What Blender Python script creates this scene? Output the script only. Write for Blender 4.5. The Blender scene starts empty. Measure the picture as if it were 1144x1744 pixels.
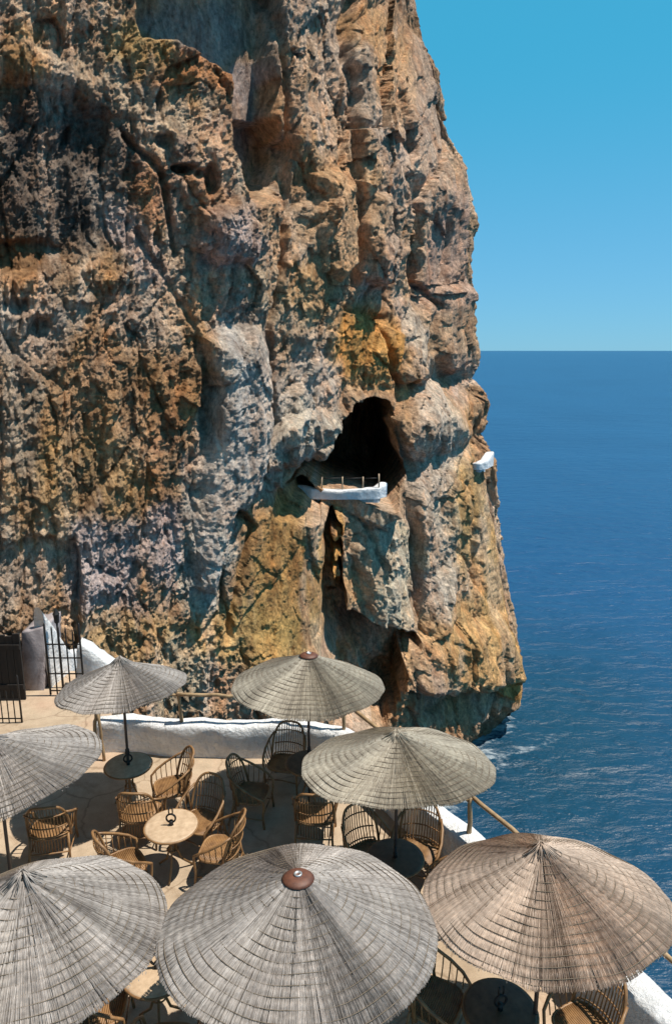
import bpy, math, random
import numpy as np
from mathutils import Vector

rng = random.Random(7)
S = bpy.context.scene
C = S.collection
R = math.radians

# ------------------------------------------------------------------ camera
CAM_Z = 7.0
FPX, CX, CY = 1200.0, 572.0, 872.0            # focal length / principal point in photo pixels
PITCH = math.atan2(CY - 597.0, FPX)
CP, SP = math.cos(PITCH), math.sin(PITCH)
cam_d = bpy.data.cameras.new('camera')
cam = bpy.data.objects.new('camera', cam_d); C.objects.link(cam)
cam.location = (0, 0, CAM_Z)
cam.rotation_euler = (math.pi/2 - PITCH, 0, 0)
cam_d.sensor_fit = 'VERTICAL'; cam_d.sensor_height = 36.0
cam_d.lens = FPX/1744.0*36.0
cam_d.clip_start = 0.1; cam_d.clip_end = 120000
S.camera = cam

# ------------------------------------------------------------------ light
SUN_EL, SUN_AZ = 67.0, -2.0       # azimuth: degrees from +X (right) towards the viewer (-Y)
sx, sy, sz = (math.cos(R(SUN_EL))*math.cos(R(SUN_AZ)), -math.cos(R(SUN_EL))*math.sin(R(SUN_AZ)), math.sin(R(SUN_EL)))
w = bpy.data.worlds.new('World'); S.world = w; w.use_nodes = True
nt = w.node_tree; nt.nodes.clear()
sky = nt.nodes.new('ShaderNodeTexSky'); sky.sky_type = 'NISHITA'; sky.sun_disc = False
sky.sun_elevation = R(SUN_EL); sky.sun_rotation = math.atan2(sx, sy)
sky.altitude = 0; sky.air_density = 1.0; sky.dust_density = 0.0; sky.ozone_density = 4.0
tint = nt.nodes.new('ShaderNodeMixRGB'); tint.blend_type = 'MULTIPLY'; tint.inputs[0].default_value = 1.0
tint.inputs[2].default_value = (0.55, 0.85, 1.22, 1)
bg = nt.nodes.new('ShaderNodeBackground'); bg.inputs[1].default_value = 0.085
wo = nt.nodes.new('ShaderNodeOutputWorld')
mar = nt.nodes.new('ShaderNodeMixRGB'); mar.inputs[0].default_value = 0.72      # deep cyan Mediterranean air over the physical sky
tcw = nt.nodes.new('ShaderNodeTexCoord'); spw = nt.nodes.new('ShaderNodeSeparateXYZ'); nt.links.new(tcw.outputs['Generated'], spw.inputs[0])
rpw = nt.nodes.new('ShaderNodeValToRGB'); nt.links.new(spw.outputs[2], rpw.inputs[0])
rpw.color_ramp.interpolation = 'EASE'
e_ = rpw.color_ramp.elements; e_[0].position = 0.0; e_[0].color = (1.5, 4.7, 7.0, 1); e_[1].position = 1.0; e_[1].color = (0.30, 1.7, 3.4, 1)
e2_ = e_.new(0.36); e2_.color = (0.42, 4.4, 6.4, 1)
nt.links.new(rpw.outputs[0], mar.inputs[2])
nt.links.new(sky.outputs[0], tint.inputs[1]); nt.links.new(tint.outputs[0], mar.inputs[1]); nt.links.new(mar.outputs[0], bg.inputs[0]); nt.links.new(bg.outputs[0], wo.inputs[0])
sl = bpy.data.lights.new('sun', 'SUN'); sl.energy = 5.0; sl.angle = R(0.53); sl.color = (1.0, 0.94, 0.84)
so = bpy.data.objects.new('sun', sl); C.objects.link(so); so.location = (30, -10, 60)
so.rotation_euler = Vector((sx, sy, sz)).to_track_quat('Z', 'Y').to_euler()
S.view_settings.view_transform = 'Standard'; S.view_settings.look = 'None'
S.view_settings.exposure = 0.35; S.view_settings.gamma = 1.0

# ------------------------------------------------------------------ pixel <-> place
def at(px, py, z):
    """point on the level plane z seen in direction (px,py)"""
    a = (px-CX)/FPX; b = (py-CY)/FPX
    d = (CAM_Z-z)/(SP + b*CP)
    return Vector((a*d, (CP - b*SP)*d, z))
def atY(px, py, Y):
    """point on the upright plane y=Y seen in direction (px,py)"""
    a = (px-CX)/FPX; b = (py-CY)/FPX
    d = Y/(CP - b*SP)
    return Vector((a*d, Y, CAM_Z-(SP+b*CP)*d))
def proj(x, y, z):
    d = y*CP + (CAM_Z-z)*SP
    d = np.maximum(d, 0.5)
    return CX + FPX*x/d, CY + FPX*((CAM_Z-z)*CP - y*SP)/d, d

# ------------------------------------------------------------------ materials
def nodes(m):
    m.use_nodes = True
    return m.node_tree, m.node_tree.nodes['Principled BSDF']
def L(t, a, b): t.links.new(a, b)
def noise(t, scale, detail=6, rough=0.55, vec=None, dist=0.0):
    n = t.nodes.new('ShaderNodeTexNoise'); n.inputs['Scale'].default_value = scale
    n.inputs['Detail'].default_value = detail; n.inputs['Roughness'].default_value = rough
    n.inputs['Distortion'].default_value = dist
    if vec is not None: L(t, vec, n.inputs['Vector'])
    return n
def ramp(t, fac, stops):
    r = t.nodes.new('ShaderNodeValToRGB'); L(t, fac, r.inputs[0])
    e = r.color_ramp.elements
    while len(e) < len(stops): e.new(0.5)
    for el, (p, c) in zip(e, stops):
        el.position = p; el.color = (*c, 1) if len(c) == 3 else c
    return r
def mix(t, mode, fac, a, b):
    m = t.nodes.new('ShaderNodeMixRGB'); m.blend_type = mode
    if isinstance(fac, (int, float)): m.inputs[0].default_value = fac
    else: L(t, fac, m.inputs[0])
    for i, v in ((1, a), (2, b)):
        if isinstance(v, tuple): m.inputs[i].default_value = (*v, 1)
        else: L(t, v, m.inputs[i])
    return m
def bump(t, h, strength, dist, nrm=None):
    b = t.nodes.new('ShaderNodeBump'); b.inputs['Strength'].default_value = strength
    b.inputs['Distance'].default_value = dist; L(t, h, b.inputs['Height'])
    if nrm is not None: L(t, nrm, b.inputs['Normal'])
    return b
def coord(t, kind='Object'):
    return t.nodes.new('ShaderNodeTexCoord').outputs[kind]
def scaled(t, vec, s):
    m = t.nodes.new('ShaderNodeMapping'); m.inputs['Scale'].default_value = s; L(t, vec, m.inputs['Vector'])
    return m.outputs[0]

def mat_simple(name, c1, c2, scale, rough=0.7, bstr=0.3, bdist=0.004, metal=0.0, stretch=(1, 1, 1)):
    m = bpy.data.materials.new(name); t, p = nodes(m)
    v = scaled(t, coord(t), stretch)
    n = noise(t, scale, 6, 0.6, v)
    r = ramp(t, n.outputs[0], [(0.32, c1), (0.68, c2)])
    L(t, r.outputs[0], p.inputs['Base Color']); p.inputs['Roughness'].default_value = rough
    p.inputs['Metallic'].default_value = metal
    n2 = noise(t, scale*4, 4, 0.6, v)
    L(t, bump(t, n2.outputs[0], bstr, bdist).outputs[0], p.inputs['Normal'])
    return m

def mat_rock():
    m = bpy.data.materials.new('cliff_rock'); t, p = nodes(m)
    at_ = t.nodes.new('ShaderNodeAttribute'); at_.attribute_name = 'Col'
    v = coord(t)
    vs = scaled(t, v, (1, 1, 0.4))
    n1 = noise(t, 1.3, 10, 0.72, vs, 0.1)
    r1 = ramp(t, n1.outputs[0], [(0.30, (0.40, 0.34, 0.31)), (0.5, (1.0, 1.0, 1.0)), (0.70, (1.65, 1.6, 1.52))])
    c = mix(t, 'MULTIPLY', 0.9, at_.outputs['Color'], r1.outputs[0])
    n2 = noise(t, 6.0, 9, 0.75, v, 0.0)
    r2 = ramp(t, n2.outputs[0], [(0.32, (0.40, 0.33, 0.29)), (0.5, (1, 1, 1)), (0.70, (1.7, 1.62, 1.52))])
    c = mix(t, 'MULTIPLY', 0.9, c.outputs[0], r2.outputs[0])
    nr = noise(t, 0.8, 8, 0.7, vs, 0.2)
    rr_ = ramp(t, nr.outputs[0], [(0.48, (1, 1, 1)), (0.66, (1.25, 0.86, 0.62))])       # iron staining
    c = mix(t, 'MULTIPLY', 0.5, c.outputs[0], rr_.outputs[0])
    vv = scaled(t, v, (2.2, 2.2, 0.22))
    n3 = noise(t, 1.6, 7, 0.65, vv, 0.1)
    r3 = ramp(t, n3.outputs[0], [(0.35, (0.62, 0.58, 0.56)), (0.6, (1.12, 1.1, 1.08))])
    c = mix(t, 'MULTIPLY', 0.55, c.outputs[0], r3.outputs[0])
    L(t, c.outputs[0], p.inputs['Base Color']); p.inputs['Roughness'].default_value = 0.95
    p.inputs['Specular IOR Level'].default_value = 0.15
    n4 = noise(t, 3.5, 12, 0.75, vs, 0.0)
    vo = t.nodes.new('ShaderNodeTexVoronoi'); vo.inputs['Scale'].default_value = 7.0; L(t, vs, vo.inputs['Vector'])
    n5 = noise(t, 16, 8, 0.75, v, 0.0)
    b1 = bump(t, n4.outputs[0], 0.9, 0.30)
    b2 = bump(t, vo.outputs['Distance'], 0.45, 0.10, b1.outputs[0])
    b3 = bump(t, n5.outputs[0], 0.9, 0.10, b2.outputs[0])
    L(t, b3.outputs[0], p.inputs['Normal'])
    return m

def mat_white():
    m = bpy.data.materials.new('whitewash'); t, p = nodes(m)
    v = coord(t)
    n1 = noise(t, 1.6, 8, 0.65, v); r1 = ramp(t, n1.outputs[0], [(0.3, (0.66, 0.65, 0.64)), (0.55, (0.80, 0.80, 0.80))])
    n2 = noise(t, 14, 6, 0.7, scaled(t, v, (1, 1, 0.4))); r2 = ramp(t, n2.outputs[0], [(0.3, (0.8, 0.79, 0.78)), (0.55, (1, 1, 1))])
    c = mix(t, 'MULTIPLY', 0.8, r1.outputs[0], r2.outputs[0])
    L(t, c.outputs[0], p.inputs['Base Color']); p.inputs['Roughness'].default_value = 0.85
    n3 = noise(t, 5, 8, 0.65, v); n4 = noise(t, 22, 5, 0.65, v)
    b = bump(t, n3.outputs[0], 0.9, 0.12); b2 = bump(t, n4.outputs[0], 0.7, 0.03, b.outputs[0])
    L(t, b2.outputs[0], p.inputs['Normal'])
    return m

def mat_floor():
    m = bpy.data.materials.new('terrace_concrete'); t, p = nodes(m)
    v = coord(t)
    n1 = noise(t, 0.55, 8, 0.6, v); r1 = ramp(t, n1.outputs[0], [(0.3, (0.32, 0.235, 0.155)), (0.5, (0.43, 0.33, 0.23)), (0.7, (0.46, 0.31, 0.215))])
    n2 = noise(t, 5, 8, 0.7, v); r2 = ramp(t, n2.outputs[0], [(0.3, (0.72, 0.7, 0.68)), (0.6, (1.05, 1.05, 1.05))])
    n3 = noise(t, 60, 3, 0.6, v); r3 = ramp(t, n3.outputs[0], [(0.35, (0.8, 0.8, 0.8)), (0.6, (1.05, 1.05, 1.05))])
    c = mix(t, 'MULTIPLY', 0.7, r1.outputs[0], r2.outputs[0]); c = mix(t, 'MULTIPLY', 0.7, c.outputs[0], r3.outputs[0])
    ns = noise(t, 1.7, 9, 0.72, v, 0.8); rs = ramp(t, ns.outputs[0], [(0.56, (1, 1, 1)), (0.66, (0.70, 0.64, 0.58))])
    c = mix(t, 'MULTIPLY', 0.7, c.outputs[0], rs.outputs[0])
    vc = t.nodes.new('ShaderNodeTexVoronoi'); vc.feature = 'DISTANCE_TO_EDGE'; vc.inputs['Scale'].default_value = 0.55
    wv = mix(t, 'ADD', 0.25, v, noise(t, 2.5, 6, 0.6, v).outputs['Color']); L(t, wv.outputs[0], vc.inputs['Vector'])
    rc = ramp(t, vc.outputs['Distance'], [(0.0, (0.5, 0.45, 0.4)), (0.012, (1, 1, 1))])
    c = mix(t, 'MULTIPLY', 0.7, c.outputs[0], rc.outputs[0])
    L(t, c.outputs[0], p.inputs['Base Color']); p.inputs['Roughness'].default_value = 0.85
    b = bump(t, n2.outputs[0], 0.3, 0.03); b2 = bump(t, n3.outputs[0], 0.35, 0.006, b.outputs[0])
    L(t, b2.outputs[0], p.inputs['Normal'])
    return m

def mat_straw(name, dark, mid, light):
    m = bpy.data.materials.new(name); t, p = nodes(m)
    a = t.nodes.new('ShaderNodeAttribute'); a.attribute_name = 'Col'
    sep = t.nodes.new('ShaderNodeSeparateColor'); L(t, a.outputs['Color'], sep.inputs[0])
    r = ramp(t, sep.outputs[0], [(0.0, dark), (0.45, mid), (1.0, light)])
    n = noise(t, 2.2, 7, 0.65, coord(t)); r2 = ramp(t, n.outputs[0], [(0.3, (0.62, 0.6, 0.6)), (0.62, (1.15, 1.15, 1.15))])
    n2 = noise(t, 26, 5, 0.65, coord(t)); r3 = ramp(t, n2.outputs[0], [(0.3, (0.65, 0.64, 0.64)), (0.62, (1.15, 1.15, 1.15))])
    c = mix(t, 'MULTIPLY', 0.75, r.outputs[0], r2.outputs[0])
    c = mix(t, 'MULTIPLY', 0.7, c.outputs[0], r3.outputs[0])
    L(t, c.outputs[0], p.inputs['Base Color']); p.inputs['Roughness'].default_value = 0.8
    p.inputs['Specular IOR Level'].default_value = 0.25
    return m

def mat_sea():
    m = bpy.data.materials.new('sea_water'); t, p = nodes(m)
    geo = t.nodes.new('ShaderNodeNewGeometry')
    v = geo.outputs['Position']
    a = t.nodes.new('ShaderNodeAttribute'); a.attribute_name = 'Col'
    sep = t.nodes.new('ShaderNodeSeparateColor'); L(t, a.outputs['Color'], sep.inputs[0])
    nb = noise(t, 0.02, 5, 0.6, scaled(t, v, (1, 1, 1)))
    deep = ramp(t, nb.outputs[0], [(0.3, (0.011, 0.056, 0.140)), (0.7, (0.014, 0.072, 0.170))])
    sh = mix(t, 'MIX', sep.outputs[1], deep.outputs[0], (0.006, 0.040, 0.070))
    # foam: lacy, broken by noise, only where the swell meets the rock
    nf = noise(t, 1.3, 10, 0.78, scaled(t, v, (0.6, 1.3, 1)), 0.8)
    add = t.nodes.new('ShaderNodeMath'); add.operation = 'ADD'; L(t, nf.outputs[0], add.inputs[0]); L(t, sep.outputs[0], add.inputs[1])
    fr = ramp(t, add.outputs[0], [(0.78, (0, 0, 0)), (1.10, (0.8, 0.8, 0.8))])
    col = mix(t, 'MIX', fr.outputs[0], sh.outputs[0], (0.62, 0.68, 0.70))
    L(t, col.outputs[0], p.inputs['Base Color'])
    rr = ramp(t, fr.outputs[0], [(0, (0.33,)*3), (1, (0.8,)*3)])
    L(t, rr.outputs[0], p.inputs['Roughness'])
    p.inputs['IOR'].default_value = 1.333; p.inputs['Specular IOR Level'].default_value = 0.4
    w1 = noise(t, 0.16, 5, 0.55, scaled(t, v, (0.5, 1.2, 1)), 0.5)
    w2 = noise(t, 0.75, 6, 0.6, scaled(t, v, (0.6, 1.3, 1)), 0.3)
    w3 = noise(t, 3.2, 4, 0.6, v)
    b1 = bump(t, w1.outputs[0], 0.5, 1.0); b2 = bump(t, w2.outputs[0], 0.7, 0.55, b1.outputs[0]); b3 = bump(t, w3.outputs[0], 0.3, 0.06, b2.outputs[0])
    L(t, b3.outputs[0], p.inputs['Normal'])
    return m

M = {
    'rock': mat_rock(), 'white': mat_white(), 'floor': mat_floor(), 'sea': mat_sea(),
    'straw_grey': mat_straw('straw_grey', (0.10, 0.084, 0.072), (0.34, 0.305, 0.275), (0.57, 0.52, 0.48)),
    'straw_warm': mat_straw('straw_warm', (0.16, 0.105, 0.07), (0.45, 0.35, 0.275), (0.67, 0.54, 0.435)),
    'straw_pale': mat_straw('straw_pale', (0.14, 0.115, 0.085), (0.37, 0.325, 0.255), (0.56, 0.505, 0.41)),
    'thread': mat_simple('thatch_thread', (0.10, 0.075, 0.05), (0.18, 0.14, 0.10), 20, 0.9),
    'cane': mat_simple('rattan_cane', (0.14, 0.07, 0.028), (0.31, 0.17, 0.07), 9, 0.5, 0.2, 0.002),
    'cane_dark': mat_simple('rattan_dark', (0.16, 0.085, 0.035), (0.30, 0.17, 0.07), 9, 0.55, 0.2, 0.002),
    'log': mat_simple('weathered_log', (0.22, 0.14, 0.07), (0.42, 0.29, 0.16), 7, 0.8, 0.6, 0.01, stretch=(1, 1, 0.3)),
    'pole': mat_simple('painted_pole', (0.035, 0.03, 0.028), (0.07, 0.055, 0.05), 12, 0.5, 0.1, 0.001),
    'iron': mat_simple('wrought_iron', (0.012, 0.012, 0.013), (0.03, 0.027, 0.025), 15, 0.55, 0.2, 0.002, 0.4),
    'rust': mat_simple('rust_brown_cap', (0.07, 0.025, 0.015), (0.15, 0.055, 0.028), 16, 0.6, 0.3, 0.004),
    'plaster': mat_simple('stained_shaded_plaster', (0.24, 0.20, 0.20), (0.40, 0.35, 0.35), 5, 0.9, 0.6, 0.02),  # grey carries the pier's shade as well as its stains
    'tabletop_shaded': mat_simple('table_shaded_top', (0.07, 0.04, 0.022), (0.14, 0.08, 0.045), 12, 0.6, 0.3, 0.003),  # darker copy of the cane top, parasol shade put into its colour
    'opening_shade': mat_simple('opening_shade_dark', (0.010, 0.008, 0.007), (0.024, 0.018, 0.014), 6, 0.9, 0.5, 0.006, stretch=(3, 3, 0.3)),  # near-black stands in for the shade inside the cave opening
    'steel': mat_simple('zinc_tube', (0.45, 0.45, 0.45), (0.62, 0.62, 0.6), 10, 0.4, 0.1, 0.001, 0.7),
    'tabletop': mat_simple('table_cane_top', (0.36, 0.25, 0.155), (0.52, 0.38, 0.25), 12, 0.6, 0.3, 0.003),
}

# ------------------------------------------------------------------ helpers
def tag(o, label=None, cat=None, group=None, kind=None):
    for k, v in (('label', label), ('category', cat), ('group', group), ('kind', kind)):
        if v: o[k] = v
    return o
def empty(name, loc, rz=0.0):
    o = bpy.data.objects.new(name, None); C.objects.link(o)
    o.location = loc; o.rotation_euler = (0, 0, rz); o.empty_display_size = 0.2
    return o
def mesh_obj(name, me, mat, parent=None):
    o = bpy.data.objects.new(name, me); C.objects.link(o)
    if mat is not None and len(me.materials) == 0: me.materials.append(mat)
    if parent is not None: o.parent = parent
    return o
class MB:
    def __init__(s): s.v = []; s.f = []; s.c = []
    def quad_ring(s, rings, close=True, cap=True):
        """rings: list of equal-length point loops"""
        b = len(s.v); n = len(rings[0])
        for r in rings: s.v.extend([tuple(p) for p in r])
        for i in range(len(rings)-1):
            for j in range(n if close else n-1):
                a = b+i*n+j; c = b+i*n+(j+1) % n
                s.f.append((a, c, c+n, a+n))
        if cap and close:
            s.f.append(tuple(b+j for j in reversed(range(n))))
            s.f.append(tuple(b+(len(rings)-1)*n+j for j in range(n)))
        return s
    def tube(s, pts, rad, n=6, cap=True, closed=False):
        pts = [Vector(p) for p in pts]; rings = []
        m = len(pts); prev = None
        for i, p in enumerate(pts):
            if closed: d = pts[(i+1) % m]-pts[i-1]
            else: d = pts[min(i+1, m-1)]-pts[max(i-1, 0)]
            d.normalize()
            up = prev if prev is not None else (Vector((0, 0, 1)) if abs(d.z) < 0.9 else Vector((1, 0, 0)))
            x = d.cross(up)
            if x.length < 1e-5: x = d.orthogonal()
            x.normalize(); y = d.cross(x).normalized(); prev = -y if False else x.cross(d)
            r = rad[i] if isinstance(rad, (list, tuple)) else rad
            rings.append([p + x*math.cos(2*math.pi*k/n)*r + y*math.sin(2*math.pi*k/n)*r for k in range(n)])
        if closed: rings.append(rings[0])
        return s.quad_ring(rings, True, cap and not closed)
    def lathe(s, prof, n=24, c=(0, 0, 0), cap=True):
        return s.quad_ring([[(c[0]+r*math.cos(2*math.pi*k/n), c[1]+r*math.sin(2*math.pi*k/n), c[2]+z) for k in range(n)] for r, z in prof], True, cap)
    def box(s, a, b):
        x0, y0, z0 = a; x1, y1, z1 = b
        return s.quad_ring([[(x0, y0, z0), (x1, y0, z0), (x1, y1, z0), (x0, y1, z0)], [(x0, y0, z1), (x1, y0, z1), (x1, y1, z1), (x0, y1, z1)]])
    def mesh(s, name, smooth=True):
        me = bpy.data.meshes.new(name); me.from_pydata(s.v, [], s.f); me.update()
        if smooth: me.polygons.foreach_set('use_smooth', [True]*len(me.polygons))
        return me
    def build(s, name, mat, parent=None, smooth=True):
        return mesh_obj(name, s.mesh(name, smooth), mat, parent)
def copy_tree(o, parent=None):
    c = o.copy(); C.objects.link(c); c.parent = parent
    for ch in list(o.children): copy_tree(ch, c)
    return c
def grid_mesh(name, P, col=None, smooth=True):
    """P: (rows, cols, 3) array -> quad sheet"""
    nr, nc = P.shape[:2]
    idx = np.arange(nr*nc).reshape(nr, nc)
    q = np.stack([idx[:-1, :-1], idx[:-1, 1:], idx[1:, 1:], idx[1:, :-1]], -1).reshape(-1, 4)
    me = bpy.data.meshes.new(name)
    me.vertices.add(nr*nc); me.vertices.foreach_set('co', P.reshape(-1).astype(np.float32))
    me.loops.add(q.size); me.loops.foreach_set('vertex_index', q.reshape(-1).astype(np.int32))
    me.polygons.add(len(q)); me.polygons.foreach_set('loop_start', np.arange(0, q.size, 4, dtype=np.int32))
    me.update(calc_edges=True)
    if smooth: me.polygons.foreach_set('use_smooth', np.ones(len(q), dtype=bool))
    if col is not None:
        a = me.color_attributes.new('Col', 'FLOAT_COLOR', 'POINT')
        rgba = np.ones((nr*nc, 4), np.float32); rgba[:, :3] = col.reshape(-1, 3)
        a.data.foreach_set('color', rgba.reshape(-1))
    return me

# ------------------------------------------------------------------ numpy noise
def _h(ix, iy, iz, seed):
    n = (ix.astype(np.uint32)*np.uint32(374761393) + iy.astype(np.uint32)*np.uint32(668265263)
         + iz.astype(np.uint32)*np.uint32(2147483647 & 0x5bd1e995) + np.uint32(seed*362437 & 0xffffffff))
    n = (n ^ (n >> np.uint32(13)))*np.uint32(1274126177)
    n = (n ^ (n >> np.uint32(16)))*np.uint32(2246822519)
    return ((n ^ (n >> np.uint32(15))) & np.uint32(0xffffff)).astype(np.float32)/np.float32(0xffffff)
def vnoise(x, y, z, seed=0):
    xi = np.floor(x).astype(np.int64); yi = np.floor(y).astype(np.int64); zi = np.floor(z).astype(np.int64)
    fx = (x-xi).astype(np.float32); fy = (y-yi).astype(np.float32); fz = (z-zi).astype(np.float32)
    fx = fx*fx*fx*(fx*(fx*6-15)+10); fy = fy*fy*fy*(fy*(fy*6-15)+10); fz = fz*fz*fz*(fz*(fz*6-15)+10)
    r = 0
    for dx in (0, 1):
        wx = fx if dx else 1-fx
        for dy in (0, 1):
            wy = fy if dy else 1-fy
            for dz in (0, 1):
                wz = fz if dz else 1-fz
                r = r + wx*wy*wz*_h(xi+dx, yi+dy, zi+dz, seed)
    return r*2-1
def fbm(x, y, z, octv=4, seed=0, gain=0.5, ridged=False):
    a = 1.0; s = 0; tot = 0
    for o in range(octv):
        n = vnoise(x, y, z, seed+o*17)
        if ridged: n = 1-2*np.abs(n)
        s = s + a*n; tot += a; a *= gain
        x, y, z = x*2.03+13.7, y*2.03+5.1, z*2.03+9.3
    return s/tot
def blocks(x, y, z, seed=0):
    """faceted blocks: nearest cell's random tilted plane, plus crack distance"""
    xi = np.floor(x).astype(np.int64); yi = np.floor(y).astype(np.int64); zi = np.floor(z).astype(np.int64)
    d1 = np.full(x.shape, 9.0, np.float32); d2 = d1.copy(); val = np.zeros(x.shape, np.float32)
    for dx in (-1, 0, 1):
        for dy in (-1, 0, 1):
            for dz in (-1, 0, 1):
                cx, cy, cz = xi+dx, yi+dy, zi+dz
                px = (cx + _h(cx, cy, cz, seed)-x).astype(np.float32); py = (cy + _h(cx, cy, cz, seed+1)-y).astype(np.float32); pz = (cz + _h(cx, cy, cz, seed+2)-z).astype(np.float32)
                d = px*px+py*py+pz*pz
                v = (_h(cx, cy, cz, seed+3)*2-1) + (px*(_h(cx, cy, cz, seed+4)-.5)+py*(_h(cx, cy, cz, seed+5)-.5)+pz*(_h(cx, cy, cz, seed+6)-.5))*1.6
                near = d < d1
                d2 = np.where(near, d1, np.minimum(d2, d)); val = np.where(near, v, val); d1 = np.where(near, d, d1)
    return val, np.sqrt(d2)-np.sqrt(d1)
def sstep(a, b, x):
    t = np.clip((x-a)/(b-a), 0, 1); return t*t*(3-2*t)
def poly_sd(px, py, poly):
    """signed distance to polygon, positive inside (pixel units of the traced outline)"""
    n = len(poly); d = np.full(px.shape, 1e9, np.float32); ins = np.zeros(px.shape, bool)
    for i in range(n):
        x0, y0 = poly[i]; x1, y1 = poly[(i+1) % n]
        ex, ey = x1-x0, y1-y0
        t = np.clip(((px-x0)*ex+(py-y0)*ey)/(ex*ex+ey*ey+1e-9), 0, 1)
        d = np.minimum(d, (px-x0-t*ex)**2+(py-y0-t*ey)**2)
        cond = ((y0 <= py) & (py < y1)) | ((y1 <= py) & (py < y0))
        with np.errstate(divide='ignore', invalid='ignore'):
            xi = x0 + (py-y0)/(y1-y0 if y1 != y0 else 1e-9)*ex
        ins ^= cond & (px < xi)
    d = np.sqrt(d); return np.where(ins, d, -d)
def line_d(px, py, pl):
    d = np.full(px.shape, 1e9, np.float32)
    for (x0, y0), (x1, y1) in zip(pl[:-1], pl[1:]):
        ex, ey = x1-x0, y1-y0
        t = np.clip(((px-x0)*ex+(py-y0)*ey)/(ex*ex+ey*ey+1e-9), 0, 1)
        d = np.minimum(d, (px-x0-t*ex)**2+(py-y0-t*ey)**2)
    return np.sqrt(d)

# ------------------------------------------------------------------ sea
SEA_Z = -16.0
def build_sea():
    gx = np.concatenate([-np.geomspace(60000, 60, 22), np.linspace(-50, 90, 281), np.geomspace(100, 60000, 26)])
    gy = np.concatenate([-np.geomspace(60000, 40, 18), np.linspace(-30, 120, 301), np.geomspace(125, 60000, 34)])
    X, Y = np.meshgrid(gx, gy)
    near = np.exp(-((X-20)/45)**2-((Y-45)/55)**2)
    Z = SEA_Z + near*(0.16*fbm(X*.16, Y*.42, X*0, 3, 5) + 0.07*fbm(X*.7, Y*1.4, X*0, 2, 9))
    d = np.sqrt((X-12.6)**2 + (Y-42.0)**2)
    # swell breaks along the foot of the headland
    dl = line_d(X, Y, CLIFF_FOOT)
    foam = np.clip(1-dl/1.4, 0, 1)*0.20 + np.clip(1-dl/5, 0, 1)*0.24
    tail = line_d(X, Y, [(9.5, 36.5), (12.5, 38.0), (15.0, 40.0), (17.0, 41.2)])
    foam = foam + np.clip(1-tail/1.8, 0, 1)*0.20
    shallow = np.exp(-(d/16)**2)*0.75 + np.exp(-((X-10)/9)**2-((Y-24)/14)**2)*0.5
    col = np.stack([foam, np.clip(shallow, 0, 1), X*0], -1)
    o = mesh_obj('sea', grid_mesh('sea', np.stack([X, Y, Z], -1), col), M['sea']); tag(o, kind='structure')

# ------------------------------------------------------------------ cliff
EDGE = [(-400, 640), (-120, 690), (0, 716), (40, 717), (75, 735), (110, 746), (200, 767), (240, 785), (280, 799), (350, 806), (420, 799), (470, 801),
        (500, 803), (560, 801), (600, 804), (622, 800), (640, 786), (655, 800), (685, 824), (705, 824), (722, 818), (740, 806), (755, 815), (768, 830), (800, 846),
        (880, 850), (960, 861), (1060, 868), (1120, 877), (1160, 886), (1180, 884), (1200, 868), (1245, 836), (1400, 800)]
EY = np.array([e[0] for e in EDGE], float); EX = np.array([e[1] for e in EDGE], float)
PLAN = [(-15, -9), (-13, 2), (-10, 9.5), (-7.9, 13.6), (-5.9, 16.2), (-3.2, 19.8), (0.4, 25.3), (4.6, 31.4), (9, 37.6), (12.3, 43), (12.9, 47), (11.8, 53), (6, 64), (-4, 74)]
TIP = 9
def catmull(pts, per=60):
    pts = [np.array(p, float) for p in pts]; out = []
    for i in range(len(pts)-1):
        p0 = pts[max(i-1, 0)]; p1 = pts[i]; p2 = pts[i+1]; p3 = pts[min(i+2, len(pts)-1)]
        for k in range(per):
            t = k/per
            out.append(0.5*((2*p1)+(-p0+p2)*t+(2*p0-5*p1+4*p2-p3)*t*t+(-p0+3*p1-3*p2+p3)*t**3))
    out.append(pts[-1]); return np.array(out)

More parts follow.
